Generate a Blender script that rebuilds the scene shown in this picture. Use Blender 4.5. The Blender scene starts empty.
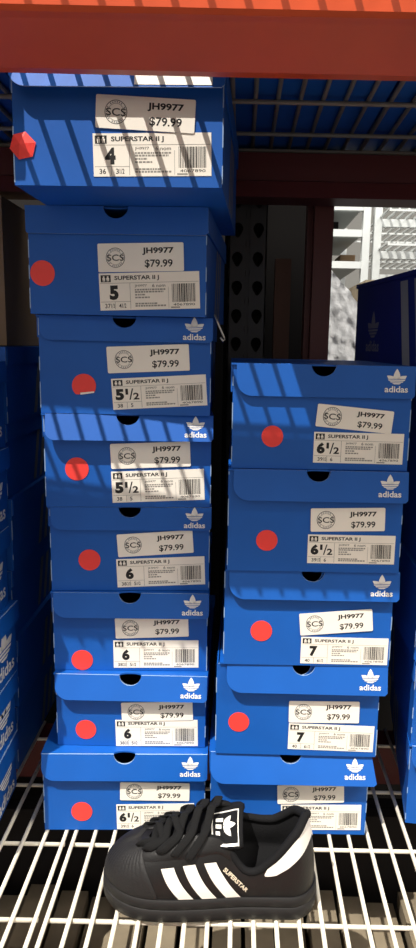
import bpy, math, random
import numpy as np
from mathutils import Vector, Matrix

random.seed(7)
SC = bpy.context.scene
COL = SC.collection

def lin(c):
    return tuple(((v/255.0)/12.92 if v/255.0 <= .04045 else ((v/255.0+.055)/1.055)**2.4) for v in c) + (1.0,)

# ------------------------------------------------------------------ camera
F_PX, CX, CY = 694.5, 237.8, 474.0
PITCH, ROLL, CAM_Z = math.radians(10.5), math.radians(1.2156), .6083
cam_d = bpy.data.cameras.new('camera')
cam_d.sensor_fit = 'VERTICAL'
cam_d.sensor_height = 24.0
cam_d.sensor_width = 24.0
cam_d.lens = F_PX/948.0*24.0
cam_d.shift_x = -(CX-208.0)/948.0
cam_d.clip_start = .02
cam = bpy.data.objects.new('camera', cam_d)
COL.objects.link(cam)
fw = Vector((0, math.cos(PITCH), -math.sin(PITCH)))
up0 = Vector((0, math.sin(PITCH), math.cos(PITCH)))
rt0 = Vector((1, 0, 0))
rt = rt0*math.cos(ROLL) + up0*math.sin(ROLL)
up = up0*math.cos(ROLL) - rt0*math.sin(ROLL)
M = Matrix((rt, up, -fw)).transposed().to_4x4()
M.translation = Vector((0, 0, CAM_Z))
cam.matrix_world = M
SC.camera = cam

# ------------------------------------------------------------------ light
SC.view_settings.view_transform = 'Standard'
SC.view_settings.look = 'None'
SC.view_settings.gamma = 1.0
SC.view_settings.exposure = 0.0
SC.view_settings.use_curve_mapping = False
w = bpy.data.worlds.new('world')
SC.world = w
w.use_nodes = True
bg = w.node_tree.nodes['Background']
# the hall is bright over the aisle in front and dim behind the rack
wt = w.node_tree
w_tc = wt.nodes.new('ShaderNodeTexCoord')
w_dot = wt.nodes.new('ShaderNodeVectorMath'); w_dot.operation = 'DOT_PRODUCT'
w_dot.inputs[1].default_value = (0, -.68, .73)
w_rmp = wt.nodes.new('ShaderNodeMapRange')
w_rmp.interpolation_type = 'SMOOTHSTEP'
w_rmp.inputs['From Min'].default_value = -.15
w_rmp.inputs['From Max'].default_value = .9
w_rmp.inputs['To Min'].default_value = .012
w_rmp.inputs['To Max'].default_value = .72
wt.links.new(w_tc.outputs['Generated'], w_dot.inputs[0])
wt.links.new(w_dot.outputs['Value'], w_rmp.inputs['Value'])
wt.links.new(w_rmp.outputs['Result'], bg.inputs[1])
bg.inputs[0].default_value = (1.0, .93, .84, 1)

def sun(name, d, strength, angle, color):
    l = bpy.data.lights.new(name, 'SUN')
    l.energy = strength
    l.angle = math.radians(angle)
    l.color = color
    o = bpy.data.objects.new(name, l)
    COL.objects.link(o)
    o.location = (-1, -2, 4)
    o.rotation_euler = Vector(d).to_track_quat('-Z', 'Y').to_euler()
    return o
sun('high_bay_light', (.35, .50, -1.0), 5.2, .45, (1.0, .95, .86))
sun('aisle_light', (-.72, .52, -1.0), 1.7, 14, (1.0, .93, .82))
al = bpy.data.lights.new('far_aisle_light', 'AREA'); al.energy = 64; al.size = 2.0; al.color = (1.0, .98, .95)
ao = bpy.data.objects.new('far_aisle_light', al); COL.objects.link(ao); ao.location = (.9, 1.25, 3.0)
ao.rotation_euler = Vector((0, .9, -1)).to_track_quat('-Z', 'Y').to_euler()

# ------------------------------------------------------------------ materials
def mat(name, rgb, rough=.5, metal=0.0, spec=.5, noise=0.0, nscale=20.0, bump=0.0, bscale=200.0, coat=0.0):
    m = bpy.data.materials.new(name)
    m.use_nodes = True
    nt = m.node_tree
    b = nt.nodes['Principled BSDF']
    c = lin(rgb)
    b.inputs['Base Color'].default_value = c
    b.inputs['Roughness'].default_value = rough
    b.inputs['Metallic'].default_value = metal
    b.inputs['Specular IOR Level'].default_value = spec
    if coat:
        b.inputs['Coat Weight'].default_value = coat
    tc = nt.nodes.new('ShaderNodeTexCoord')
    if noise:
        n = nt.nodes.new('ShaderNodeTexNoise')
        n.inputs['Scale'].default_value = nscale
        n.inputs['Detail'].default_value = 5
        nt.links.new(tc.outputs['Object'], n.inputs['Vector'])
        r = nt.nodes.new('ShaderNodeValToRGB')
        r.color_ramp.elements[0].position = .3
        r.color_ramp.elements[1].position = .7
        r.color_ramp.elements[0].color = tuple(v*(1-noise) for v in c[:3]) + (1,)
        r.color_ramp.elements[1].color = tuple(min(1, v*(1+noise)) for v in c[:3]) + (1,)
        nt.links.new(n.outputs['Fac'], r.inputs['Fac'])
        nt.links.new(r.outputs['Color'], b.inputs['Base Color'])
    if bump:
        n2 = nt.nodes.new('ShaderNodeTexNoise')
        n2.inputs['Scale'].default_value = bscale
        n2.inputs['Detail'].default_value = 3
        nt.links.new(tc.outputs['Object'], n2.inputs['Vector'])
        bp = nt.nodes.new('ShaderNodeBump')
        bp.inputs['Strength'].default_value = bump
        bp.inputs['Distance'].default_value = .002
        nt.links.new(n2.outputs['Fac'], bp.inputs['Height'])
        nt.links.new(bp.outputs['Normal'], b.inputs['Normal'])
    return m

BLUE = mat('blue_board', (8, 90, 182), .56, spec=.45, noise=.10, nscale=9, bump=.05, bscale=60)
BLUE_SHADED = mat('shaded_blue_board', (10, 48, 150), .45, noise=.08, nscale=9)  # blue board with shade put into its colour, for the top right box
CORE = mat('board_edge', (150, 178, 214), .7)
WHITE_INK = mat('white_ink', (240, 238, 234), .5)
GREY_INK = mat('grey_ink', (125, 128, 136), .5)
TONE_INK = mat('tone_ink', (150, 154, 172), .35)
MID_INK = mat('mid_grey_ink', (150, 152, 158), .5)
PALE_INK = mat('pale_grey_ink', (186, 190, 196), .5)
PAPER = mat('label_paper', (252, 246, 235), .55, spec=.4, noise=.02, nscale=40)
BLACK_INK = mat('black_ink', (22, 21, 22), .6)
LIGHT_INK = mat('light_ink', (150, 146, 140), .6)
RED = mat('red_sticker_paper', (248, 66, 60), .5, noise=.03, nscale=60)
DARK = mat('dark_inside', (10, 10, 14), .9)
ORANGE = mat('orange_enamel', (204, 76, 32), .36, spec=.5, noise=.10, nscale=14, bump=.06, bscale=40)
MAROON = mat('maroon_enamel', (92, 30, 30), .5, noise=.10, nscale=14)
BLACK_STEEL = mat('black_steel', (46, 44, 46), .55, noise=.1)
BROWN_WOOD = mat('brown_wood', (88, 58, 44), .7, noise=.15, nscale=12)
CREAM_WIRE = mat('cream_wire', (232, 226, 208), .4, spec=.5)
GREY_WIRE = mat('grey_wire', (132, 128, 120), .45)
CARD = mat('cardboard', (142, 116, 88), .8, noise=.12, nscale=8)
CARD_GREY = mat('grey_cardboard', (132, 120, 100), .85, noise=.22, nscale=16)
SHADE_AND_CARD = mat('shade_and_dark_card', (22, 18, 17), .9)  # near black standing in for shade in gaps; also on some far cartons
TAPE = mat('tape', (120, 100, 76), .4)
WHITE_PAINT = mat('white_paint', (196, 200, 200), .5)
GREY_PAINT = mat('grey_paint', (150, 154, 152), .55)
CONCRETE = mat('concrete', (72, 69, 66), .8, noise=.2, nscale=5)
WALL = mat('white_wall', (120, 120, 118), .8)
WRAP = mat('plastic_wrap', (240, 242, 244), .25, spec=.8, noise=.06, nscale=60, bump=.8, bscale=75)
# the shoe
LEATHER = mat('black_leather', (21, 20, 21), .40, spec=.45, bump=.12, bscale=500)
RUBBER = mat('black_rubber', (27, 26, 27), .55, spec=.45, bump=.05, bscale=300)
SHELL = mat('shell_rubber', (30, 29, 30), .58, spec=.4, bump=.25, bscale=420)
TEXTILE = mat('black_textile', (22, 22, 24), .85, spec=.2, bump=.4, bscale=900)
LACE = mat('lace_fabric', (20, 20, 21), .85, spec=.25, bump=.5, bscale=1200)
WHITE_LEATHER = mat('white_leather', (240, 236, 228), .45, bump=.1, bscale=300)
GOLD_INK = mat('pale_foil', (226, 214, 190), .4)
CLIP = mat('clip_steel', (190, 186, 176), .3, metal=.7)

# ------------------------------------------------------------------ mesh helpers
class MB:
    def __init__(s):
        s.v, s.f, s.m, s.mats = [], [], [], []
    def mi(s, m):
        if m not in s.mats:
            s.mats.append(m)
        return s.mats.index(m)
    def add(s, verts, faces, m):
        o = len(s.v)
        s.v += [tuple(p) for p in verts]
        k = s.mi(m)
        for f in faces:
            s.f.append(tuple(i+o for i in f))
            s.m.append(k)
    def box(s, x0, x1, y0, y1, z0, z1, m):
        vs = [(x, y, z) for z in (z0, z1) for y in (y0, y1) for x in (x0, x1)]
        s.add(vs, [(0, 2, 3, 1), (4, 5, 7, 6), (0, 1, 5, 4), (2, 6, 7, 3), (0, 4, 6, 2), (1, 3, 7, 5)], m)
    def prism(s, poly, h, fn, m, edge=None):
        """poly: ccw list of (a,b); fn(a,b,c) -> xyz with c in 0..h"""
        n = len(poly)
        v = [fn(a, b, 0) for a, b in poly] + [fn(a, b, h) for a, b in poly]
        s.add(v, [tuple(range(n-1, -1, -1)), tuple(range(n, 2*n))], m)
        s.add(v, [(i, (i+1) % n, n+(i+1) % n, n+i) for i in range(n)], edge or m)
    def flat(s, polys, fn, m):
        for p in polys:
            s.add([fn(a, b) for a, b in p], [tuple(range(len(p)))], m)
    def tube(s, pts, r, m, n=8, flat=1.0, cap=True, upv=None):
        pts = [Vector(p) for p in pts]
        rings = []
        ref = Vector(upv) if upv else None
        for i, p in enumerate(pts):
            t = (pts[min(i+1, len(pts)-1)] - pts[max(i-1, 0)]).normalized()
            if ref is None:
                ref = Vector((0, 0, 1)) if abs(t.z) < .9 else Vector((1, 0, 0))
            a = t.cross(ref).normalized()
            b = a.cross(t).normalized()
            rr = r[i] if isinstance(r, (list, tuple)) else r
            rings.append([p + a*math.cos(q)*rr + b*math.sin(q)*rr*flat for q in [2*math.pi*k/n for k in range(n)]])
        v = [q for g in rings for q in g]
        f = [(i*n+k, i*n+(k+1) % n, (i+1)*n+(k+1) % n, (i+1)*n+k) for i in range(len(pts)-1) for k in range(n)]
        if cap:
            f += [tuple(range(n-1, -1, -1)), tuple(range(len(v)-n, len(v)))]
        s.add(v, f, m)
    def grid(s, P, m, wrap=False):
        """P[i][j] -> xyz"""
        R, C = len(P), len(P[0])
        v = [q for row in P for q in row]
        f = [(i*C+j, i*C+(j+1) % C, (i+1)*C+(j+1) % C, (i+1)*C+j) for i in range(R-1) for j in range(C if wrap else C-1)]
        s.add(v, f, m)
    def mesh(s, name, smooth=False):
        me = bpy.data.meshes.new(name)
        me.from_pydata(s.v, [], s.f)
        for m in s.mats:
            me.materials.append(m)
        me.polygons.foreach_set('material_index', s.m)
        if smooth:
            me.polygons.foreach_set('use_smooth', [True]*len(s.f))
        me.update()
        return me
    def build(s, name, parent=None, smooth=False):
        o = bpy.data.objects.new(name, s.mesh(name, smooth))
        COL.objects.link(o)
        if parent:
            o.parent = parent
        return o

def put(me, name, parent=None):
    o = bpy.data.objects.new(name, me)
    COL.objects.link(o)
    if parent:
        o.parent = parent
    return o

def tag(o, label, cat, group=None):
    o['label'] = label
    o['category'] = cat
    if group:
        o['group'] = group
    return o

def thing(name, label, cat, loc=(0, 0, 0), rz=0.0, group=None):
    o = bpy.data.objects.new(name, None)
    o.empty_display_size = .02
    COL.objects.link(o)
    o.location = loc
    o.rotation_euler = (0, 0, rz)
    return tag(o, label, cat, group)

# ------------------------------------------------------------------ lettering
_txt = {}
def glyphs(body, bold=0.0):
    """flat lettering as (verts2d in the unit box, faces, aspect)"""
    k = (body, bold)
    if k not in _txt:
        c = bpy.data.curves.new('txt', 'FONT')
        c.body = body
        c.resolution_u = 3
        c.offset = bold
        o = bpy.data.objects.new('txt', c)
        COL.objects.link(o)
        dg = bpy.context.evaluated_depsgraph_get()
        me = bpy.data.meshes.new_from_object(o.evaluated_get(dg))
        v = np.array([q.co[:2] for q in me.vertices])
        f = [tuple(p.vertices) for p in me.polygons]
        bpy.data.objects.remove(o)
        bpy.data.meshes.remove(me)
        lo, hi = v.min(0), v.max(0)
        _txt[k] = ((v-lo)/(hi-lo), f, (hi-lo)[0]/(hi-lo)[1])
    return _txt[k]

def lettering(mb, body, x0, x1, y0, y1, fn, m, bold=0.0):
    v, f, _ = glyphs(body, bold)
    mb.add([fn(x0+(x1-x0)*a, y0+(y1-y0)*b) for a, b in v], f, m)

def circle(cx, cy, rx, ry=None, n=28):
    ry = ry or rx
    return [(cx+rx*math.cos(2*math.pi*i/n), cy+ry*math.sin(2*math.pi*i/n)) for i in range(n)]

def ring(mb, cx, cy, r0, r1, fn, m, n=32):
    for i in range(n):
        a, b = 2*math.pi*i/n, 2*math.pi*(i+1)/n
        mb.flat([[(cx+r0*math.cos(a), cy+r0*math.sin(a)), (cx+r1*math.cos(a), cy+r1*math.sin(a)),
                  (cx+r1*math.cos(b), cy+r1*math.sin(b)), (cx+r0*math.cos(b), cy+r0*math.sin(b))]], fn, m)

def rect(x0, x1, y0, y1):
    return [(x0, y0), (x1, y0), (x1, y1), (x0, y1)]

def leaf(length, width, ang, base, n=9):
    """pointed leaf polygon from base along angle (0 = up)"""
    L, R = [], []
    for i in range(n+1):
        t = i/n
        hw = width*(math.sin(math.pi*min(1, t**.8)))**.8*(1-.15*t) if 0 < t < 1 else 0.0
        if t == 0:
            hw = width*.45
        R.append((hw, length*t))
        L.append((-hw, length*t))
    p = R + L[::-1][1:]
    c, s_ = math.cos(ang), math.sin(ang)
    return [(base[0]+a*c+b*s_, base[1]-a*s_+b*c) for a, b in p]

def clip_above(poly, y):
    out = []
    n = len(poly)
    for i in range(n):
        p, q = poly[i], poly[(i+1) % n]
        if p[1] >= y:
            out.append(p)
        if (p[1] >= y) != (q[1] >= y):
            t = (y-p[1])/(q[1]-p[1])
            out.append((p[0]+(q[0]-p[0])*t, y))
    return out

def trefoil(mb, cx, cy, wd, fn, m, text=True):
    """three pointed leaves over three bars with the word below; wd = full width, (cx,cy) = centre of the whole mark"""
    s = wd
    def g(a, b):
        return fn(cx+a*s, cy+b*s)
    base = (0, .02)
    for ang, ln, wdt in ((0, .56, .155), (math.radians(58), .50, .135), (math.radians(-58), .50, .135)):
        p = clip_above(leaf(ln, wdt, ang, base), .15)
        if len(p) > 2:
            mb.flat([p], g, m)
    for (y0, y1, hw0, hw1) in ((.075, .125, .335, .375), (.0, .05, .245, .305), (-.075, -.025, .11, .20)):
        mb.flat([[(-hw0, y0), (hw0, y0), (hw1, y1), (-hw1, y1)]], g, m)
    if text:
        lettering(mb, 'adidas', -.5, .5, -.42, -.15, g, m, .02)

# ------------------------------------------------------------------ stickers
def price_mesh(w_, h_):
    mb = MB()
    r = .0015
    poly = []
    for (x, y, a0) in ((w_/2-r, -h_/2+r, -90), (w_/2-r, h_/2-r, 0), (-w_/2+r, h_/2-r, 90), (-w_/2+r, -h_/2+r, 180)):
        for k in range(4):
            a = math.radians(a0+30*k)
            poly.append((x+r*math.cos(a), y+r*math.sin(a)))
    mb.prism(poly, .0004, lambda a, b, c: (a, -c, b), PAPER)
    fn = lambda u, v: ((u-.5)*w_, -.0005, (v-.5)*h_)
    q = lambda a, b: (a, -.0005, b)
    cx, cy = (-.295)*w_, 0.0
    ring(mb, cx, cy, .0098, .0104, q, BLACK_INK)
    ring(mb, cx, cy, .0072, .0075, q, BLACK_INK)
    for i in range(26):
        a = math.radians(i*360/26)
        c, s = math.cos(a), math.sin(a)
        p = []
        for (rr, t) in ((.0081, -.0005), (.0092, -.0005), (.0092, .0006), (.0081, .0006)):
            p.append((cx+rr*c-t*s, cy+rr*s+t*c))
        if i % 7 != 3:
            mb.flat([p], q, GREY_INK)
    lettering(mb, 'SCS', cx-.0092, cx+.0092, cy-.0033, cy+.0033, lambda a, b: (a, -.0006, b), BLACK_INK, .01)
    lettering(mb, 'JH9977', (.52-.5)*w_, (.885-.5)*w_, (.58-.5)*h_, (.84-.5)*h_, q, BLACK_INK, .034)
    lettering(mb, '$79.99', (.545-.5)*w_, (.87-.5)*w_, (.12-.5)*h_, (.42-.5)*h_, q, BLACK_INK, .018)
    return mb.mesh('price_label')

def size_mesh(w_, h_, num, small):
    mb = MB()
    mb.prism(rect(-w_/2, w_/2, -h_/2, h_/2), .0003, lambda a, b, c: (a, -c, b), PAPER)
    q = lambda u, v: ((u-.5)*w_, -.0004, (v-.5)*h_)
    q2 = lambda u, v: ((u-.5)*w_, -.0005, (v-.5)*h_)
    F = lambda *a: mb.flat([rect(*a[:4])], q, a[4])
    F(.018, .118, .76, .95, BLACK_INK)
    for x in (.035, .075):
        mb.flat([rect(x+.006, x+.022, .88, .92), rect(x, x+.028, .83, .875), rect(x+.003, x+.012, .78, .83), rect(x+.017, x+.026, .78, .83)], q2, PAPER)
    lettering(mb, 'SUPERSTAR II J', .155, .60, .78, .925, q, BLACK_INK, .026)
    F(.01, .99, .725, .735, LIGHT_INK)
    F(.305, .309, .03, .72, LIGHT_INK)
    F(.01, .305, .225, .235, LIGHT_INK)
    F(.15, .154, .03, .225, LIGHT_INK)
    F(.688, .691, .03, .60, LIGHT_INK)
    whole, half = num
    if half:
        lettering(mb, whole, .035, .125, .30, .66, q, BLACK_INK, .06)
        lettering(mb, '1', .142, .17, .47, .66, q, BLACK_INK, .03)
        mb.flat([[(.178, .30), (.192, .30), (.226, .66), (.212, .66)]], q, BLACK_INK)
        lettering(mb, '2', .222, .285, .30, .52, q, BLACK_INK, .03)
    else:
        lettering(mb, whole, .10, .19, .28, .67, q, BLACK_INK, .06)
    def tiny(t, x0, x1):
        lettering(mb, t, x0, x1, .06, .18, q, BLACK_INK, .01)
    a, fa, b, fb = small
    tiny(a, .05, .105)
    if fa:
        tiny(fa, .112, .146)
    tiny(b, .19, .215)
    if fb:
        tiny(fb, .222, .262)
    lettering(mb, 'JH9977', .355, .475, .60, .68, q, BLACK_INK)
    lettering(mb, '6 nom', .53, .66, .60, .69, q, BLACK_INK)
    rnd = random.Random(3)
    for v, x1 in ((.52, .66), (.46, .64), (.385, .46), (.31, .50), (.145, .58), (.085, .66)):
        x = .355
        while x < x1:
            d = rnd.uniform(.012, .03)
            F(x, min(x+d, x1), v, v+.042, LIGHT_INK)
            x += d+.006
    x = .725
    while x < .955:
        d = rnd.choice((.004, .004, .007, .011))
        F(x, x+d, .19, .68, BLACK_INK)
        x += d+rnd.choice((.004, .006, .008))
    lettering(mb, '4067890', .735, .95, .09, .155, q, BLACK_INK)
    F(.71, .80, .03, .065, LIGHT_INK)
    return mb.mesh('size_label')

def dot_mesh(r, cut=None, hexa=False):
    mb = MB()
    poly = circle(0, 0, r, n=32)
    if hexa:
        poly = [(r*1.02*math.cos(math.radians(60*i+12+4*(i % 2))), r*1.02*math.sin(math.radians(60*i+12))) for i in range(6)]
        pts = [(a, -.0009, b) for a, b in poly]
        mb.add(pts+[(-.002, -.0042, .001), (.003, -.0026, -.004)],
               [(0, 1, 6), (1, 2, 6), (2, 3, 6), (3, 4, 6), (4, 7, 6), (4, 5, 7), (5, 0, 7), (0, 6, 7)], RED)
        return mb.mesh('red_sticker')
    if cut is not None:
        poly = [(x, max(y, -cut+.12*x)) for x, y in poly]
    mb.prism(poly, .0004, lambda a, b, c: (a, -c, b), RED)
    if cut is not None:
        mb.add([(-.3*r, -.001, -cut-.0012), (.85*r, -.001, -cut+.0012), (.85*r, -.001, -cut+.0030), (-.3*r, -.001, -cut+.0012)], [(0, 1, 2, 3)], PAPER)
    return mb.mesh('red_sticker')

PRICE = {}
SIZE = {}
# ------------------------------------------------------------------ shoe box
T = .0018        # board thickness
def shoe_box(label, loc, rz, W, D, H, flap=.030, tilt=0.0, logo=True, board=BLUE, group=None, notch=True,
             inset=.003, rad=.016, side=False, biglogo=False, tone=False, flare=0.0, stripe=GREY_INK, bars=((.40, .015), (.50, .015), (.60, .015)), slant=.03, worn=True, lid_dx=0.0):
    """origin at the front bottom middle; front faces -Y"""
    root = thing('shoe_box', label, 'shoe box', loc, rz, group)
    wb = W-.0045
    y0 = .0025
    y1 = D-.0025
    zt = H-T-.0006
    nr, nd = .0135, .0125
    b = MB()
    b.box(-wb/2, wb/2, y0, y1, 0, T, board)
    b.box(-wb/2, wb/2, y1-T, y1, T, zt, board)
    for s in (-1, 1):
        xa, xb = sorted((s*wb/2, s*(wb/2-T)))
        b.box(xa, xb, y0, y1-T, T, zt, board)
    arc = [(nr*1.05*math.cos(a), zt-(nd+.001)*math.sin(a)) for a in [math.pi*k/12 for k in range(13)]] if notch else []
    poly = [(-wb/2+T, T), (wb/2-T, T), (wb/2-T, zt)] + arc + [(-wb/2+T, zt)]
    # the front wall, with the thumb hole
    n = len(poly)
    fnw = lambda a, c, d: (a, y0+T-d, c)
    b.prism(poly, T, fnw, board, CORE)
    if side:
        for s in (-1, 1):
            fs = lambda a, c: (s*(wb/2+.0004), a, c)
            mirror = D
            for (a0, bw) in bars:
                a0 *= D
                b.flat([[(a0, .004), (a0+bw, .004), (a0+bw+slant, zt-.008), (a0+slant, zt-.008)]], fs, stripe)
            if tone:
                trefoil(b, D*.745, H*.40, .060, fs if s > 0 else (lambda a, c: fs(2*D*.745-a, c)), TONE_INK)
    if biglogo:
        trefoil(b, .052, H*.40, .068, lambda a, c: (a, y0-.0004, c), WHITE_INK)
    rnd = random.Random(int(1000*(loc[0]+3*loc[2])+50))
    for s in ((-1, 1) if worn else ()):
        zz = rnd.uniform(0, .02)
        while zz < zt-.004:
            ze = min(zt-.001, zz+rnd.uniform(.006, .035))
            b.box(s*wb/2-.0005, s*wb/2+.0005, y0-.00025, y0+.0006, zz, ze, CORE)
            zz = ze+rnd.uniform(.004, .03)
    bo = b.build('body', root)
    # lid: top panel, three skirts, front flap
    l = MB()
    arc2 = [(-nr*math.cos(a), .006*math.sin(a)) for a in [math.pi*k/12 for k in range(13)]] if notch else []
    l.prism([(-W/2, 0)] + arc2 + [(W/2, 0), (W/2, D), (-W/2, D)], T, lambda a, c, d: (a, c, H-T+d), board, board)
    for s in (-1, 1):
        xa, xb = sorted((s*W/2, s*(W/2-T)))
        l.box(xa, xb, .004, D, H-flap*.9, H-T, board)
    l.box(-W/2+T, W/2-T, D-T, D, H-flap*.9, H-T, board)
    x0, x1 = -W/2+inset, W/2-.0004
    pf = [(x0, 0), (x0, -flap+rad)]
    for k in range(9):
        a = math.radians(180+90*k/8)
        pf.append((x0+rad+rad*math.cos(a), -flap+rad+rad*math.sin(a)*1.0))
    pf += [(x1-.003+flare, -flap), (x1+flare, -flap+.003), (x1, 0)]
    if notch:
        pf += [(nr*math.cos(a), -nd*math.sin(a)) for a in [math.pi*k/12 for k in range(13)]]
    ct, st = math.cos(tilt), math.sin(tilt)
    def fl(a, c, d):
        return (a, -d*ct + c*st*1.0, H + c*ct + d*st*.2)
    l.prism(pf, T, fl, board, CORE)
    lo = l.build('lid', root)
    lo.location.x = lid_dx
    if logo:
        g = MB()
        trefoil(g, W*.395, -flap*.50, .0255, lambda a, c: fl(a, c, T+.0004), WHITE_INK)
        g.build('logo', lo)
    return root

def stickers(root, p, s, d, num, small, ph=.0285, sh=.0368):
    """price label, size label, red dot; each (x, z, w, h, angle)"""
    y = .0023
    for nm, q, cache in (('price_label', p, PRICE), ('size_label', s, SIZE)):
        if q is None:
            continue
        key = (round(q[2], 3), round(q[3], 3), num, small)
        if nm == 'price_label':
            key = key[:2]
        if key not in cache:
            cache[key] = price_mesh(q[2], q[3]) if nm == 'price_label' else size_mesh(q[2], q[3], num, small)
        o = put(cache[key], nm, root)
        o.location = (q[0], y-(.0007 if nm == 'price_label' else 0), q[1])
        o.rotation_euler = (0, -math.radians(q[4]), 0)
    if d:
        o = put(dot_mesh(d[2], d[3] if len(d) > 3 and d[3] != 'hex' else None, len(d) > 3 and d[3] == 'hex'), 'red_sticker', root)
        o.location = (d[0], y, d[1])

# ------------------------------------------------------------------ setting
def struct(name, mb):
    o = mb.build(name)
    o['kind'] = 'structure'
    return o
m_ = MB(); m_.box(-6, 8, -4, 9, -.62, -.60, CONCRETE); struct('floor', m_)
m_ = MB(); m_.box(-6, 8, 8.0, 8.1, -.60, 4.5, WALL); struct('wall_back', m_)

# pallet rack that carries everything
rack = thing('storage_rack', 'orange and maroon steel storage rack holding the shoe boxes', 'rack', (0, .5, -.60))
RZ = Vector((0, -.5, .60))
def rp(mb, name, smooth=False):
    o = mb.build(name, rack, smooth)
    o.location = RZ
    return o
X0, X1 = -.86, .86
def bar_x(mb, prof, x0, x1, m):
    mb.prism(prof, x1-x0, lambda a, b, c: (x0+c, a, b), m)
b = MB()
bar_x(b, [(.560, .807), (.570, .807), (.587, .8655), (.516, .8655), (.514, .863), (.514, .830), (.517, .827), (.522, .825)], X0, X1, ORANGE)
o = rp(b, 'front_beam'); o['label'] = 'orange step beam across the top'
b = MB()
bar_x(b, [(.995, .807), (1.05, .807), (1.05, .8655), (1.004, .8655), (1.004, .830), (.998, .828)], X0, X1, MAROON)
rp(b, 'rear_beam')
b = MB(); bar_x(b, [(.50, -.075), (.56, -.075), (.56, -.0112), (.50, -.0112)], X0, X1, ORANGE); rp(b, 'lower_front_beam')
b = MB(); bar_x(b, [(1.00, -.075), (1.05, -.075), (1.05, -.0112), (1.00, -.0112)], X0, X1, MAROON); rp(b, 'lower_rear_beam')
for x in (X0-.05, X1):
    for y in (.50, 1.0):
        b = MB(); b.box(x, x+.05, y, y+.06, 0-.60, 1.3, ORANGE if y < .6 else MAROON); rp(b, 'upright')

# second rack back to back: maroon post, perforated black upright, brown post
b = MB()
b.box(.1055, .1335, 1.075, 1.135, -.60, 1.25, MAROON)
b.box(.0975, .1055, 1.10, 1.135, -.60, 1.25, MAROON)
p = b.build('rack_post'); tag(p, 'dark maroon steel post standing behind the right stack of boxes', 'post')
b = MB(); b.box(.052, .077, 1.13, 1.16, -.60, .743, BROWN_WOOD)
p = b.build('wooden_post'); tag(p, 'narrow brown post between the perforated upright and the maroon post', 'post')

def perforated(x0, x1, y, z0, z1, pitch, m):
    mb = MB()
    n = int((z1-z0)/pitch)
    cols = [(x0, (x0+x1)/2-.0025), ((x0+x1)/2+.0025, x1)]
    K = 24
    for (a, c) in cols:
        for i in range(n):
            zb, zc = z0+i*pitch, z0+(i+1)*pitch
            mx, mz = (a+c)/2, (zb+zc)/2
            out, inn = [], []
            for k in range(K):
                t = 2*math.pi*k/K
                cs, sn = math.cos(t), math.sin(t)
                s = min((c-a)/2/max(abs(cs), 1e-6), (zc-zb)/2/max(abs(sn), 1e-6))
                out.append((mx+cs*s, y, mz+sn*s))
                rx = .0082*(1.0 if sn > 0 else 1.0-.45*(-sn))
                inn.append((mx+cs*rx, y, mz+sn*(.0095 if sn > 0 else .0125)))
            back = [(q[0], y+.003, q[2]) for q in inn]
            mb.add(out+inn+back, [(k, (k+1) % K, K+(k+1) % K, K+k) for k in range(K)] +
                   [(K+k, K+(k+1) % K, 2*K+(k+1) % K, 2*K+k) for k in range(K)], m)
    mb.box((x0+x1)/2-.0025, (x0+x1)/2+.0025, y+.002, y+.006, z0, z1, m)
    for xx in (x0, x1-.002):
        mb.box(xx, xx+.002, y, y+.06, z0, z1, m)
    mb.box(x0+.002, x1-.002, y+.045, y+.047, z0, z1, SHADE_AND_CARD)
    return mb
p = perforated(-.021, .037, 1.10, -.60, 1.2, .0425, BLACK_STEEL).build('perforated_upright')
tag(p, 'black steel upright with two rows of teardrop holes in the dark gap', 'upright')

# ------------------------------------------------------------------ wire decks
def wire_deck(label, x0, x1, xs, y0, y1, ys, z, r=.0025, wm=CREAM_WIRE):
    root = thing('wire_deck', label, 'wire shelf', ((x0+x1)/2, (y0+y1)/2, z), 0)
    off = Vector(root.location)
    mb = MB(); mb.tube([(0, y0-off.y, 0), (0, (y0+y1)/2-off.y, 0), (0, y1-off.y, 0)], r, wm, 10)
    me = mb.mesh('wire', True)
    for x in xs:
        o = put(me, 'wire', root); o.location = (x-off.x, 0, 0)
    mb = MB(); mb.tube([(x0-off.x, 0, 0), (0, 0, 0), (x1-off.x, 0, 0)], r, wm, 10)
    me = mb.mesh('cross_wire', True)
    for y in ys:
        o = put(me, 'cross_wire', root); o.location = (0, y-off.y, -2*r*.85)
    return root
SP = .0247
ZW = -.0027
crosses = [.533, .649, .765, .881, .997]
wire_deck('cream wire shelf panel under the left hand stack of shoe boxes', -.84, -.2055,
          [-.2075-SP*i for i in range(25)], .505, 1.04, crosses, ZW)
wire_deck('cream wire shelf panel under the black shoe', -.1985, .72,
          [-.1954+SP*i for i in range(37)], .505, 1.04, crosses, ZW)
wire_deck('grey wire shelf overhead behind the orange beam', -.84, .84,
          [-.829+SP*i for i in range(68)], .488, 1.045, [.588, .704, .820, .937, 1.012], .8715+.0031, .0026, GREY_WIRE)

# ------------------------------------------------------------------ the two stacks of labelled boxes
G = 'labelled blue shoe boxes in the two front stacks'
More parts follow.
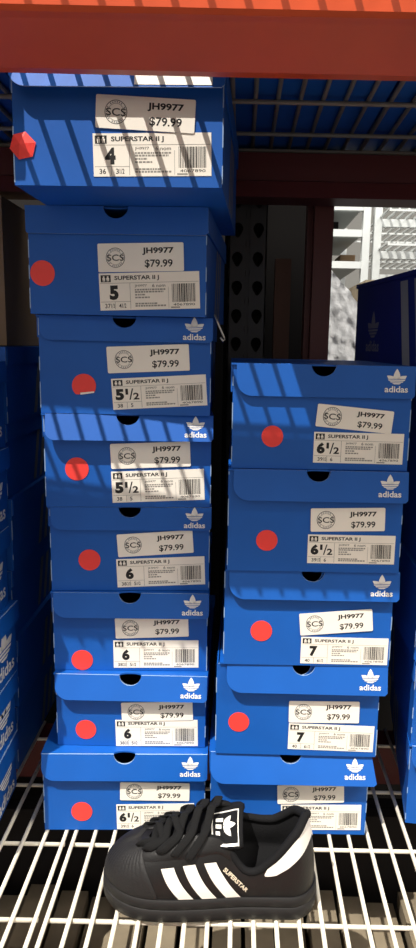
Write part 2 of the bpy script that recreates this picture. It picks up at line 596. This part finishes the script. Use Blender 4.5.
# name, x, y, yaw, z, H, price(x,z,w,h,ang), size(...), dot(x,z,r)
ROWS = [
 ('L1', -0.1175, 0.683, -0.0349, 0.7514, 0.110, [0.026, 0.0628, 0.0915, 0.0285, -2.7], [0.0321, 0.028, 0.1097, 0.0375, 1.0], [-0.0884, 0.0345, 0.0125, 'hex']),
 ('L2', -0.1358, 0.7792, -0.0451, 0.6377, 0.1137, [0.026, 0.0615, 0.0934, 0.0298, 1.7], [0.0353, 0.0265, 0.1098, 0.0394, 2.3], [-0.0823, 0.0433, 0.0136]),
 ('L3', -0.1309, 0.7983, 0.0175, 0.5268, 0.1109, [0.0263, 0.0641, 0.0928, 0.0301, 3.1], [0.0389, 0.0265, 0.1085, 0.0354, 3.9], [-0.0473, 0.032, 0.0137, .009]),
 ('L4', -0.1289, 0.805, 0.0732, 0.4156, 0.1112, [0.0259, 0.063, 0.0934, 0.0296, 2.5], [0.0348, 0.0261, 0.1094, 0.0377, 2.3], [-0.0602, 0.0457, 0.0137]),
 ('L5', -0.1282, 0.8095, 0.0581, 0.3098, 0.1058, [0.0301, 0.0596, 0.0915, 0.0295, 3.9], [0.0369, 0.0237, 0.1072, 0.0359, 2.3], [-0.0494, 0.0385, 0.0132]),
 ('L6', -0.1281, 0.8042, 0.0275, 0.2068, 0.103, [0.0264, 0.0574, 0.0899, 0.0264, 2.4], [0.0314, 0.0221, 0.1052, 0.0362, 0.6], [-0.06, 0.0133, 0.0132]),
 ('L7', -0.1269, 0.7957, 0.0018, 0.1084, 0.0984, [0.0326, 0.0487, 0.0889, 0.0253, 2.4], [0.032, 0.0189, 0.103, 0.0356, 1.2], [-0.0568, 0.0218, 0.0129]),
 ('L8', -0.1333, 0.7823, 0.0289, 0.0, 0.1084, [0.0376, 0.0546, 0.087, 0.0248, -0.7], [0.0384, 0.0195, 0.0979, 0.0348, 1.2], [-0.0538, 0.026, 0.0132]),
 ('R1', 0.091, 0.7626, 0.0145, 0.4736, 0.1163, [0.0367, 0.0574, 0.0847, 0.0251, -4.9], [0.0426, 0.0246, 0.1, 0.0345, -0.3], [-0.0536, 0.0361, 0.012]),
 ('R2', 0.0892, 0.7604, 0.0074, 0.3546, 0.119, [0.0362, 0.0624, 0.084, 0.0271, 1.6], [0.0418, 0.0274, 0.0995, 0.0338, 0.1], [-0.0539, 0.0363, 0.0122]),
 ('R3', 0.0876, 0.7677, 0.0054, 0.2359, 0.1187, [0.0314, 0.0553, 0.0854, 0.027, 5.2], [0.0428, 0.0193, 0.1031, 0.0334, -0.2], [-0.0543, 0.0426, 0.0127]),
 ('R4', 0.0807, 0.7737, -0.0058, 0.1147, 0.1212, [0.0299, 0.0588, 0.0852, 0.0283, 0.8], [0.0398, 0.0247, 0.1041, 0.0343, -0.9], [-0.0704, 0.0427, 0.0127]),
 ('R5', 0.0724, 0.782, 0.0022, 0.0, 0.1147, [0.0275, 0.0570, 0.0836, 0.026, 2.7], [0.0417, 0.0239, 0.1012, 0.0354, 0.9], None),
]
NUM = {'L1': (('4', 0), ('36', '', '3', '1/2')), 'L2': (('5', 0), ('37', '1/3', '4', '1/2')),
       'L3': (('5', 1), ('38', '', '5', '')), 'L4': (('5', 1), ('38', '', '5', '')),
       'L5': (('6', 0), ('38', '2/3', '5', '1/2')), 'L6': (('6', 0), ('38', '2/3', '5', '1/2')), 'L7': (('6', 0), ('38', '2/3', '5', '1/2')),
       'L8': (('6', 1), ('39', '1/3', '6', '')), 'R1': (('6', 1), ('39', '1/3', '6', '')), 'R2': (('6', 1), ('39', '1/3', '6', '')),
       'R3': (('7', 0), ('40', '', '6', '1/2')), 'R4': (('7', 0), ('40', '', '6', '1/2')), 'R5': (('7', 0), ('40', '', '6', '1/2'))}
FLAP = {  # flap height, tilt (deg), left inset, corner radius, flare
 'L1': (.029, 17, .002, .017, 0), 'L2': (.0285, 0, .001, .003, 0), 'L3': (.0275, 3, .004, .014, 0), 'L4': (.031, 20, .005, .012, 0),
 'L5': (.028, 3, .004, .013, 0), 'L6': (.0305, 13, .004, .016, 0), 'L7': (.031, 16, .003, .017, 0), 'L8': (.0335, 9, .001, .016, 0),
 'R1': (.0350, 3, .006, .017, 0), 'R2': (.0345, 9, .006, .017, 0), 'R3': (.0340, 7, .004, .018, 0), 'R4': (.0345, 12, .009, .018, 0),
 'R5': (.0370, 20, .002, .018, .006)}
LAB = {
 'L1': 'blue shoe box size 4 topmost of the left stack under the orange beam',
 'L2': 'blue shoe box size 5 with plain lid, second from top of left stack',
 'L3': 'blue shoe box size 5 1/2 with half peeled red dot, third from top left',
 'L4': 'blue shoe box size 5 1/2 with lifted sunlit lid flap, middle of left stack',
 'L5': 'blue shoe box size 6 in the shade, highest of three size 6 boxes',
 'L6': 'blue shoe box size 6 in the left stack, middle one of three size 6 boxes',
 'L7': 'blue shoe box size 6 resting on the bottom left box, its two labels overlapping',
 'L8': 'size 6 1/2 shoe box at the bottom of the left stack behind shoe toe',
 'R1': 'blue shoe box size 6 1/2 topmost of the right stack with tilted price label',
 'R2': 'blue shoe box size 6 1/2 second from top of the right stack',
 'R3': 'blue shoe box size 7 with slanted price label, middle of the right stack',
 'R4': 'blue shoe box size 7 with level price label, second from bottom of right stack',
 'R5': 'blue shoe box at the bottom of the right stack, half hidden by shoe'}
BOX = {}
for (n, x, y, a, z, H, pl, sl, dt) in ROWS:
    fh, ti, ins, rad, fla = FLAP[n]
    W = {'L1': .199, 'L2': .1985, 'L3': .199, 'L4': .1985, 'L5': .1955, 'L6': .193, 'L7': .190, 'L8': .2060}.get(n, .2010)
    ldx = {'R2': .0015, 'R3': .0035, 'R4': .0055, 'L8': .001}.get(n, 0)
    D = .285 if n != 'L1' else .290
    o = shoe_box(LAB[n], (x-ldx*.5, y, z+.0002), a, W, D, H-.0006, fh, math.radians(ti), n not in ('L1', 'L2'), BLUE, G,
                 inset=ins, rad=rad, flare=fla, side=True, lid_dx=ldx)
    pl, sl = list(pl), list(sl)
    for q in (pl, sl):
        q[0] += ldx*.5
    stickers(o, pl, sl, dt, *NUM[n])
    BOX[n] = o

# white paper sticker on the lifted flap of the top box
b = MB()
ti = math.radians(17)
def l1f(a, c):
    return (a, -(T+.0006)*math.cos(ti)+c*math.sin(ti), .1094+c*math.cos(ti))
for (a0, a1) in ((.018, .088),):
    v = [l1f(a0, -.027), l1f(a1, -.027), l1f(a1, -.004), l1f(a0, -.004)]
    b.add(v, [(0, 1, 2, 3)], PAPER)
lid1 = [c for c in BOX['L1'].children if c.name.startswith('lid')][0]
b.build('paper_sticker', lid1)

# ------------------------------------------------------------------ neighbouring stacks
GL = 'blue shoe boxes of the stack cut by the left edge'
z = 0.0
for i, h in enumerate((.083, .086, .098, .103, .103, .108)):
    lab = ('lowest', 'second lowest', 'third lowest', 'fourth lowest', 'second highest', 'topmost')[i]
    shoe_box('blue shoe box with big white logo, %s in the stack at left edge' % lab, (-.2935-.002*(i % 2), .775+.003*(i % 3), z), math.pi/2+(.03, .0, -.02, .02, .01, 0)[i],
             .198, .30, h, .026, math.radians((3, 4, 2, 2, 2, 2)[i]), False, BLUE, GL, notch=False, biglogo=True, worn=False)
    z += h+.0004
z = 0.0
for i, h in enumerate((.098, .1, .1, .1, .1, .1)):
    lab = ('lowest', 'second lowest', 'third lowest', 'fourth lowest', 'second highest', 'topmost')[i]
    shoe_box('dark blue shoe box with faint side stripes, %s in stack behind left edge' % lab, (-.425+.004*(i % 2), .905, z), 0.0,
             .24, .30, h, .026, 0, False, BLUE, 'striped shoe boxes at the back left', notch=False, side=True)
    z += h+.0004
ZBL = z
z = 0.0
for i, h in enumerate((.112, .115, .116, .116, .115, .131)):
    lab = ('lowest', 'second lowest', 'third lowest', 'fourth lowest', 'second highest', 'topmost')[i]
    if i == 5:
        loc, rz, W, D = (.353, .825, z), math.radians(8.0), .245, .345
    else:
        loc, rz, W, D = ((.327 if i == 0 else .3245)+.003*(i % 2), .793+.006*(i % 3), z), math.radians(-8.4 if i == 0 else (-4.5 if i == 1 else -.5*i)), .205, .32
    shoe_box('blue shoe box with grey side stripes, %s in the stack at right edge' % lab, loc, rz,
             W, D, h, .033 if i < 5 else .007, math.radians((7, 6, 3, 3, 3, 2)[i]), i < 5, BLUE if i < 5 else BLUE_SHADED, 'striped shoe boxes at the right edge', notch=True, side=True, tone=(i == 5), inset=.004, rad=.018 if i < 5 else .005,
             **(dict(stripe=MID_INK, bars=((.50, .011), (.60, .011), (.70, .011)), slant=.03) if i < 5 else dict(stripe=PALE_INK, bars=((.295, .026), (.155, .026), (.015, .026)), slant=.026)))
    z += h+.0004

# goods on the shelf above
zt = .8715+.0063
GO = [(-.557, .69, .2), (-.3475, .625, .205), (-.147, .69, .186), (.055, .578, .205), (.262, .578, .205), (.470, .575, .205), (.680, .58, .205)]
for i, (x, yy, gw) in enumerate(GO):
    w_ = ('far left one', 'second from left', 'third from left', 'middle one', 'third from right', 'second from right', 'far right one')[i]
    shoe_box('blue shoe box seen through the overhead wire shelf, %s of its row' % w_, (x, yy, zt), 0.0, gw, 1.075-yy, .12, .03, 0, True, BLUE, 'shoe boxes on the overhead shelf', notch=False)

# cardboard
def carton(label, x0, x1, y0, y1, z0, z1, m, name='cardboard_carton', group=None, tape=True):
    root = thing(name, label, 'carton', ((x0+x1)/2, (y0+y1)/2, z0), 0, group)
    cx, cy = (x0+x1)/2, (y0+y1)/2
    b = MB(); hx, hy, h = (x1-x0)/2, (y1-y0)/2, z1-z0
    b.box(-hx, hx, -hy, hy, 0, h-.004, m)
    b.build('carton_body', root)
    f = MB()
    f.box(-hx, hx, -hy, -.001, h-.0038, h, m); f.box(-hx, hx, .001, hy, h-.0038, h, m)
    f.build('top_flaps', root)
    if tape:
        t = MB(); t.box(-hx-.0006, hx+.0006, -.02, .02, h+.0001, h+.0006, TAPE); t.build('tape', root); t = MB(); t.box(-.02, .02, -hy-.0006, -hy-.0001, h*.62, h*.95, TAPE)
        t.build('tape', root)
    return root
carton('brown cardboard carton on top of the striped boxes at the left', -.545, -.318, .96, 1.20, ZBL+.001, .795, CARD)
carton('wide black block added as shade in the gap behind the boxes', -.62, -.03, 1.22, 1.75, -.599, 1.35, SHADE_AND_CARD, tape=False)  # added block, painted near black so the gap reads as deep shade
carton('black block added as shade in the gap beside the maroon post', -.02, .145, 1.22, 1.75, -.599, 1.35, SHADE_AND_CARD, tape=False)  # added too, closes off the bright background with painted darkness

# greyish cartons on the floor level below
i = 0
for k in range(25):
    x = -.58+.0465*k
    hh = -.205-.010*((k*7) % 3)
    carton('slim greyish carton standing on the floor below the wire shelf', x, x+.040, .70, .925, -.599, hh, CARD_GREY, 'floor_carton', 'slim greyish cartons below the shelf', tape=False)
carton('black block added as shade behind the striped boxes at right', .150, .62, 1.25, 1.60, -.599, .555, SHADE_AND_CARD, tape=False)  # added to fill the gap with shade, no carton known here
carton('long low black block added as shade under the wire shelf', -.62, .64, .955, 1.0, -.599, -.10, SHADE_AND_CARD, tape=False)  # added black block that hides the lit floor, in place of shade

# ------------------------------------------------------------------ bright area beyond
b = MB()
def wrapped():
    # crinkled shrink wrapped load with a slanted shoulder
    mb = MB()
    rnd = random.Random(5)
    R, C = 120, 20
    prof = [(0.0, .0), (.85, 0.0), (1.30, .0), (1.42, .04), (1.44, .2), (1.44, .5)]
    xs = [.152+(.29-.152)*i/C for i in range(C+1)]
    P = []
    for i in range(R+1):
        t = i/R
        row = []
        for j in range(C+1):
            x = xs[j]
            top = .792-(x-.209)*1.14
            zz = -.599+(top+.599)*t
            row.append((x+rnd.uniform(-.003, .003), 1.70+rnd.uniform(-.0035, .0035), zz+(rnd.uniform(-.004, .004) if 0 < t < 1 else 0)))
        P.append(row)
    mb.grid(P, WRAP)
    top = P[-1]
    mb.grid([top, [(x, 2.1, z_) for x, y, z_ in top]], WRAP)
    mb.grid([[P[i][-1] for i in range(R+1)], [(P[i][-1][0], 2.1, P[i][-1][2]) for i in range(R+1)]], WRAP)
    mb.grid([[P[i][0] for i in range(R+1)], [(P[i][0][0], 2.1, P[i][0][2]) for i in range(R+1)]], WRAP)
    return mb
o = wrapped().build('wrapped_pallet', None, True)
tag(o, 'white plastic wrapped load with slanted top behind the maroon post', 'wrapped pallet')
carton('pale carton seen just above the shaded blue box at right', .345, .52, 2.0, 2.3, -.599, .795, CARD_GREY, tape=False)

fr = thing('far_rack', 'white steel rack with wire shelves in the bright aisle beyond', 'rack', (.7, 3.3, -.60))
off = Vector((-.7, -3.3, .60))
def fp(mb, name):
    o = mb.build(name, fr); o.location = off; return o
for (x, y) in ((.528, 3.2), (.578, 3.2), (1.5, 3.2), (.528, 3.9), (1.5, 3.9), (-.3, 3.2)):
    b = MB(); b.box(x, x+.032, y, y+.04, -.60, 1.235, WHITE_PAINT); fp(b, 'upright')
for z in (.955, 1.09, 1.20):
    b = MB(); b.box(-.27, .528, 3.205, 3.235, z, z+.03, WHITE_PAINT); fp(b, 'beam')
for z in (.90, 1.00, 1.135, 1.215):
    b = MB(); b.box(.61, 1.5, 3.205, 3.235, z, z+.032, WHITE_PAINT); fp(b, 'beam')
for z in (1.00, 1.135):
    b = MB()
    for k in range(24):
        x = .60+.038*k
        b.box(x, x+.008, 3.0, 3.9, z+.036, z+.044, WHITE_PAINT)
    for y in (3.0, 3.3, 3.6, 3.88):
        b.box(.60, 1.5, y, y+.008, z+.028, z+.036, WHITE_PAINT)
    fp(b, 'wire_shelf')
for z in (1.09, .955, 1.20):
    b = MB(); b.box(-.27, .52, 3.25, 3.9, z+.005, z+.02, GREY_PAINT); fp(b, 'shelf_panel')
rnd = random.Random(11)
for k in range(7):
    x = -.05+.085*k
    zz = (.976, 1.111)[k % 2]
    carton('small dim carton on the white rack beyond, shelf item %s' % 'one two three four five six seven'.split()[k], x, x+.07, 3.40, 3.6, zz+.001, zz+.055+rnd.uniform(0, .03), (CARD, MAROON, SHADE_AND_CARD)[k % 3], 'rack_carton', 'small cartons on the far rack', tape=False)

# small bent wire clip hanging off the third lid
b = MB()
b.tube([(-.030, .806, .641), (-.029, .796, .640), (-.0265, .793, .634), (-.0185, .790, .6165), (-.0175, .7895, .6145), (-.0195, .789, .6125), (-.0225, .789, .6165)], .0012, CLIP, 8)
o = b.build('wire_clip', None, True)
tag(o, 'small bent metal clip sticking out beside the size 5 box', 'clip')

# ------------------------------------------------------------------ the shoe
SL = .236
shoe = thing('sneaker', 'black low sneaker with three white stripes on the wire shelf', 'shoe', (-.140, .687, .0002), math.radians(-1.5))

def spline(xs, ys):
    xs, ys = np.array(xs, float), np.array(ys, float)
    h = np.diff(xs); d = np.diff(ys)/h
    m = np.zeros(len(xs)); m[0], m[-1] = d[0], d[-1]
    for i in range(1, len(xs)-1):
        m[i] = 0 if d[i-1]*d[i] <= 0 else 2*d[i-1]*d[i]/(d[i-1]+d[i])
    def f(x):
        x = min(max(x, xs[0]), xs[-1])
        i = min(max(int(np.searchsorted(xs, x))-1, 0), len(xs)-2)
        t = (x-xs[i])/h[i]
        return float((2*t**3-3*t**2+1)*ys[i]+(t**3-2*t**2+t)*h[i]*m[i]+(-2*t**3+3*t**2)*ys[i+1]+(t**3-t**2)*h[i]*m[i+1])
    return f
# half widths of the sole outline: near side (-y) and far side
def hw_body(x):
    t = x/SL
    e = min(1.0, (1-(1-min(t/.26, 1))**2.3))**.5 if t < .26 else 1.0
    r = (1-(max(0, (t-.86)/.14))**2.4)**.5 if t > .86 else 1.0
    return e*r
wn = spline([0, .03, .07, .11, .16, .20, .236], [.040, .0425, .044, .041, .035, .034, .034])
wf = spline([0, .03, .07, .11, .16, .20, .236], [.038, .040, .0405, .037, .034, .034, .033])
def outline(u, grow=0.0):
    """u in [0,2): near side toe->heel then far side heel->toe"""
    q = u if u <= 1 else 2-u
    x = SL*(1-math.cos(math.pi*q))/2
    y = -wn(x)*hw_body(x) if u <= 1 else wf(x)*hw_body(x)
    if grow:
        cx, cy = min(max(x, .040), SL-.034), 0.0
        d = Vector((x-cx, y-cy, 0))
        if d.length > 1e-6:
            d.normalize()
        x += d.x*grow; y += d.y*grow
    return x, y
NU = 144
US = [2*i/NU for i in range(NU)]
spring = lambda x: .004*max(0, (.05-x)/.05)**2
TOPZ = .0270
sole_top = lambda x: TOPZ + .0015*max(0, (x-.16)/.076)**2 + .003*max(0, (.06-x)/.06)**2
b = MB()
rows = []
for (zf, g) in ((0.0, -.006), (0.0, -.0015), (.06, .0006), (.30, .0014), (.56, .0014), (.60, .0002), (.64, .0012), (.93, .0008), (1.0, -.0006), (1.0, -.006)):
    row = []
    for u in US:
        x, y = outline(u, g)
        row.append((x, y, spring(x)*(1-zf)+sole_top(x)*zf))
    rows.append(row)
b.grid(rows, RUBBER, wrap=True)
b.f.append(tuple(range(NU-1, -1, -1))); b.m.append(0)
o = b.build('sole', shoe, True)
mod = o.modifiers.new('edge', 'EDGE_SPLIT'); mod.split_angle = math.radians(50)

# opening loop
XA, XB = .050, .2235
tz = spline([.050, .075, .095, .115, .128, .137, .146, .158, .172, .186, .198, .210, .2235],
            [.070, .0805, .0905, .0985, .1010, .0975, .0850, .0735, .0690, .0735, .0835, .0960, .1060])
tw = spline([.050, .056, .072, .10, .128, .142, .165, .19, .21, .2235], [.0, .011, .0155, .0185, .0205, .0235, .0275, .0265, .0205, .0])
def top(u):
    q = u if u <= 1 else 2-u
    x = XA+(XB-XA)*(1-math.cos(math.pi*q))/2
    s = -1 if u <= 1 else 1
    dip = .010*math.exp(-((x-.122)/.024)**2)+.016*math.exp(-((x-.157)/.024)**2) if s < 0 else -.010*math.exp(-((x-.170)/.022)**2)
    return Vector((x, s*tw(x)*(1+.12*(s < 0)), tz(x)-dip))
def S(u, v, off=0.0):
    u = u % 2.0
    def raw(u, v):
        x, y = outline(u % 2.0, -.0022)
        B = Vector((x, y, sole_top(x)-.003))
        t = top(u % 2.0)
        h = t.z-B.z
        toe = max(0, 1-min(u % 2, 2-(u % 2))/.42)
        outw = Vector((x-min(max(x, .05), SL-.04), y, 0))
        if outw.length > 1e-6:
            outw.normalize()
        heel = max(0, 1-abs((u % 2)-1)/.22)
        c1 = B + Vector((0, 0, h*(.42+.18*toe))) + outw*(.0028-.001*heel)
        flat = Vector((B.x-t.x, B.y-t.y, 0))
        c2 = t + flat*(.50-.25*heel) + Vector((0, 0, -h*(.20-.14*toe)+ .10*h*heel*0))
        if heel > 0:
            c2 += Vector((.004*heel, 0, -h*.12*heel))
        w0, w1, w2, w3 = (1-v)**3, 3*v*(1-v)**2, 3*v*v*(1-v), v**3
        return B*w0+c1*w1+c2*w2+t*w3
    p = raw(u, v)
    if off:
        e = 1e-3
        du = raw(u+e, v)-raw(u-e, v)
        dv = raw(u, min(1, v+e))-raw(u, max(0, v-e))
        n = du.cross(dv)
        if n.length > 1e-12:
            n.normalize()
            p = p+n*off
    return p
# outward check
n_test = (S(.4, .5, .001)-S(.4, .5))
SGN = 1 if n_test.y < 0 else -1
def SO(u, v, off):
    return S(u, v, SGN*off)
NV = 18
P = [[tuple(S(u, j/NV)) for u in US] for j in range(NV+1)]
b = MB(); b.grid(P, LEATHER, wrap=True); b.build('upper', shoe, True)

# collar roll and lining
b = MB()
rollpts = [top(.36+1.28*i/60) for i in range(61)]
rr = [.0022+.0028*math.sin(math.pi*i/60)**.6 for i in range(61)]
b.tube([p+Vector((0, -.0015 if p.y > 0 else .0015, -.0015)) for p in rollpts], rr, TEXTILE, 10)
rows = []
for j in range(7):
    t = j/6
    row = []
    for u in US:
        p = top(u)
        c = Vector((min(max(p.x, .08), .195), 0, p.z))
        d = p-c
        z_ = p.z*(1-t)+.042*t
        k = 1-.10*math.sin(math.pi*min(1, t*1.2))-.03
        row.append((c.x+d.x*k, c.y+d.y*k, z_-.0006))
    rows.append(row)
b.grid(rows, TEXTILE, wrap=True)
b.f.append(tuple(range(len(b.v)-NU, len(b.v)))); b.m.append(0)
b.build('lining', shoe, True)

# shell toe with radiating ridges
b = MB()
NUu, NVv = 90, 20
rows = []
for j in range(NVv+1):
    v = .02+.86*j/NVv
    um = .355*(1-.62*(v/.9)**1.5)
    row = []
    for i in range(NUu+1):
        u = -um+2*um*i/NUu
        rid = .0003*(1+math.cos(2*math.pi*i/3)) * (1 if .25 < v < .86 else .2)
        edge = 0 if i in (0, NUu) or j in (0, NVv) else 1
        row.append(tuple(SO(u, v, .0004+edge*(.0015+rid))))
    rows.append(row)
b.grid(rows, SHELL)
b.build('toe_cap', shoe, True)

# eyestay overlays (near and far)
for sgn in (1, -1):
    b = MB(); rows = []
    for j in range(7):
        row = []
        for i in range(31):
            u = .10+.43*i/30
            vlow = .58+.18*(i/30)-.10*math.sin(math.pi*i/30)
            if i > 25:
                vlow += (i-25)/5*.10
            v = vlow+(1-vlow)*j/6
            off = .0005 if (j == 0 or i in (0, 30)) else .0018
            row.append(tuple(SO(u if sgn > 0 else 2-u, v, off)))
        rows.append(row)
    b.grid(rows, LEATHER)
    b.build('eyestay', shoe, True)

# side-view lookup on the near / far wall
tab = []
for i in range(241):
    for j in range(121):
        u, v = i/240, j/120
        p = S(u, v)
        tab.append((p.x, p.z, u, v))
tab = np.array(tab)
def side(x, z_, off, far=False):
    k = int(np.argmin((tab[:, 0]-x)**2+(tab[:, 1]-z_)**2))
    u, v = tab[k, 2], tab[k, 3]
    # refine
    for _ in range(6):
        p = S(u, v); e = 1e-3
        pu, pv = (S(u+e, v)-p)/e, (S(u, v+e if v < .99 else v-e)-p)/(e if v < .99 else -e)
        det = pu.x*pv.z-pv.x*pu.z
        if abs(det) < 1e-8:
            break
        rx, rz_ = x-p.x, z_-p.z
        u += max(-.02, min(.02, (rx*pv.z-pv.x*rz_)/det)); v += max(-.02, min(.02, (pu.x*rz_-rx*pu.z)/det))
        u, v = min(max(u, 0), 1), min(max(v, 0), 1)
    return tuple(SO(2-u if far else u, v, off))

def side_quad(mb, c, m, far=False, n=10, off=.0010):
    """c: four (x,z) corners bl, br, tr, tl"""
    rows = []
    for j in range(n+1):
        t = j/n
        row = []
        for i in range(5):
            s = i/4
            x = (c[0][0]*(1-s)+c[1][0]*s)*(1-t)+(c[3][0]*(1-s)+c[2][0]*s)*t
            z_ = (c[0][1]*(1-s)+c[1][1]*s)*(1-t)+(c[3][1]*(1-s)+c[2][1]*s)*t
            x += .0035*math.sin(math.pi*t)*(-1)*.6
            row.append(side(x, z_, off, far))
        rows.append(row)
    mb.grid(rows, m)
STR = [((.088, .0280), (.1035, .0280), (.082, .0620), (.0685, .0600)),
       ((.1125, .0280), (.128, .0280), (.1045, .0650), (.0915, .0635)),
       ((.1380, .0280), (.1535, .0280), (.1265, .0670), (.1140, .0660))]
for c in STR:
    for far in (False, True):
        b = MB(); side_quad(b, c, WHITE_LEATHER, far)
        b.build('stripe', shoe, True)
# foil lettering beside the third stripe
b = MB()
v, f, _ = glyphs('SUPERSTAR', .03)
p0, p1 = np.array((.1335, .0580)), np.array((.1590, .0340))
dx = (p1-p0); nrm = np.array((-dx[1], dx[0]))/np.linalg.norm(dx)
b.add([side(*(p0+dx*a+nrm*.0045*bb), .0012) for a, bb in v], f, GOLD_INK)
b.build('side_lettering', shoe)
# heel tab
up_e = spline([0, .25, .5, .75, 1], [0, 1, 2, 3, 4])
UP = [(.1780, .0570), (.1850, .0665), (.1950, .0765), (.2040, .0880), (.2110, .0985), (.2165, .1040)]
LO = [(.1795, .0500), (.1915, .0545), (.2040, .0625), (.2150, .0720), (.2240, .0795), (.2300, .0840)]
for far in (False, True):
    b = MB(); rows = []
    ts = [i/20*5 for i in range(21)]
    for j in range(9):
        row = []
        for i, t in enumerate(ts):
            k = min(int(t), 4); q = t-k
            ux, uz = UP[k][0]*(1-q)+UP[k+1][0]*q, UP[k][1]*(1-q)+UP[k+1][1]*q
            lx, lz = LO[k][0]*(1-q)+LO[k+1][0]*q, LO[k][1]*(1-q)+LO[k+1][1]*q
            w0 = j/8
            w0 = .5+(w0-.5)*(1 if t > 1 else max(.25, (1-(1-t)**2)**.5))
            row.append(side(lx*(1-w0)+ux*w0, lz*(1-w0)+uz*w0, .0013, far))
        rows.append(row)
    b.grid(rows, WHITE_LEATHER)
    b.build('heel_tab', shoe, True)
# back of the heel tab
b = MB(); rows = []
for j in range(9):
    rows.append([tuple(SO(.88+.24*i/16, .68+.29*j/8, .0012)) for i in range(17)])
b.grid(rows, WHITE_LEATHER); b.build('heel_tab', shoe, True)

# tongue
tc = [(.052, .067), (.075, .0815), (.095, .0925), (.112, .0965), (.124, .1000), (.136, .1030), (.147, .1060), (.153, .1070)]
tcx = spline(range(8), [p[0] for p in tc]); tcz = spline(range(8), [p[1] for p in tc])
thw = spline(range(8), [.008, .015, .019, .022, .0265, .0300, .0305, .027])
def tongue(t, s, off=0.0):
    """t 0..7 along, s -1..1 across"""
    e = .02
    d = Vector((tcx(t+e)-tcx(t-e), 0, tcz(t+e)-tcz(t-e))).normalized()
    n = Vector((-d.z, 0, d.x))
    p = Vector((tcx(t), s*thw(t), tcz(t)))
    drop = (.004+.0012*t)*s*s
    side_n = Vector((0, s*.5, 0))
    p.z -= .0035*min(t, 4.5)/2 * (1-s)*.74
    return p - n*drop + (n+side_n).normalized()*off
b = MB()
TN, TS = 28, 12
topg = [[tuple(tongue(7*i/TN, -1+2*j/TS, 0.0)) for j in range(TS+1)] for i in range(TN+1)]
botg = [[tuple(tongue(7*i/TN, -1+2*j/TS, -.0065*(1-.3*abs(-1+2*j/TS)))) for j in range(TS+1)] for i in range(TN+1)]
loop = [topg[i] + botg[i][::-1] for i in range(TN+1)]
b.grid(loop, TEXTILE, wrap=True)
n_ = len(b.v); c_ = len(loop[0])
b.f.append(tuple(range(n_-c_, n_))); b.m.append(0)
tg = b.build('tongue', shoe, True)
# woven tag on the tongue: white frame, bars and leaf
b = MB()
def tq(a, c, off=.0011):     # a: 0..1 across (near side first), c: 0..1 up
    return tuple(tongue(3.6+2.7*c, -.97+1.22*a, off))
def tflat(x0, x1, y0, y1, m, off):
    n = 6
    b.grid([[tq(x0+(x1-x0)*i/n, y0+(y1-y0)*j/n, off) for i in range(n+1)] for j in range(n+1)], m)
tflat(0, 1, 0, 1, TEXTILE, .0006)
fr_ = .06
tflat(0, 1, 0, fr_, WHITE_LEATHER, .0012); tflat(0, 1, 1-fr_, 1, WHITE_LEATHER, .0012)
tflat(0, fr_, 0, 1, WHITE_LEATHER, .0012); tflat(1-fr_, 1, 0, 1, WHITE_LEATHER, .0012)
for k in range(3):
    tflat(.22+.20*k, .34+.20*k, .16, .30+.05*k, WHITE_LEATHER, .0013)
for ang, ln in ((0, .40), (.9, .36), (-.9, .36)):
    poly = leaf(ln, .10, ang, (.5, .44))
    b.add([tq(a, c, .0014) for a, c in poly], [tuple(range(len(poly)))], WHITE_LEATHER)
b.build('tongue_tag', tg)

# laces
def lace(u, dz, seed, cross=.0):
    pn, pf = top(u), top((2-u-cross) % 2)
    pn0 = SO(u, .885-.58*u, .0028)
    pf0 = SO((2-u-cross) % 2, .84, .002)
    t_mid = (pn+pf)/2
    zc = max(pn.z, pf.z)+.0075+dz
    pts = [pn0+Vector((0, .002, -.002)), pn0+Vector((0, -.0022, .002)), pn+Vector((0, -.003, .0042)), pn*.75+pf*.25+Vector((0, 0, .0062+dz)),
           Vector((t_mid.x, t_mid.y, zc)), pn*.25+pf*.75+Vector((0, 0, .0064+dz)), pf+Vector((0, .002, .0042)), pf0+Vector((0, .001, .001)), pf0+Vector((0, -.002, -.002))]
    # resample smoothly
    out = []
    n = len(pts)
    for i in range(n-1):
        a, b_, c, d = pts[max(0, i-1)], pts[i], pts[i+1], pts[min(n-1, i+2)]
        for k in range(4):
            t = k/4
            out.append(.5*((2*b_)+(c-a)*t+(2*a-5*b_+4*c-d)*t*t+(3*b_-a-3*c+d)*t**3))
    out.append(pts[-1])
    return out
def ribbon(path, wd, th, name, axis=Vector((1, 0, 0))):
    mb = MB(); rings = []
    for i, p in enumerate(path):
        t = (path[min(i+1, len(path)-1)]-path[max(0, i-1)]).normalized()
        a = (axis-t*axis.dot(t)).normalized()
        n = t.cross(a)
        ring_ = []
        for k in range(10):
            q = 2*math.pi*k/10
            ring_.append(tuple(p+a*math.copysign(abs(math.cos(q))**.6, math.cos(q))*wd/2+n*math.sin(q)*th/2))
        rings.append(ring_)
    mb.grid(rings, LACE, wrap=True)
    n_ = len(mb.v)
    mb.f += [tuple(range(9, -1, -1)), tuple(range(n_-10, n_))]; mb.m += [0, 0]
    return mb.build(name, shoe, True)
for k, u in enumerate((.13, .215, .29, .355, .41)):
    ribbon(lace(u, .001*(k % 2), k, .05), .0088, .0030, 'lace')
for k, u in enumerate((.20, .30)):
    ribbon(lace(u, .0035, k, -.07), .0080, .0028, 'lace', Vector((1, .2, 0)))
# far collar side rises behind the tongue as padded quarter
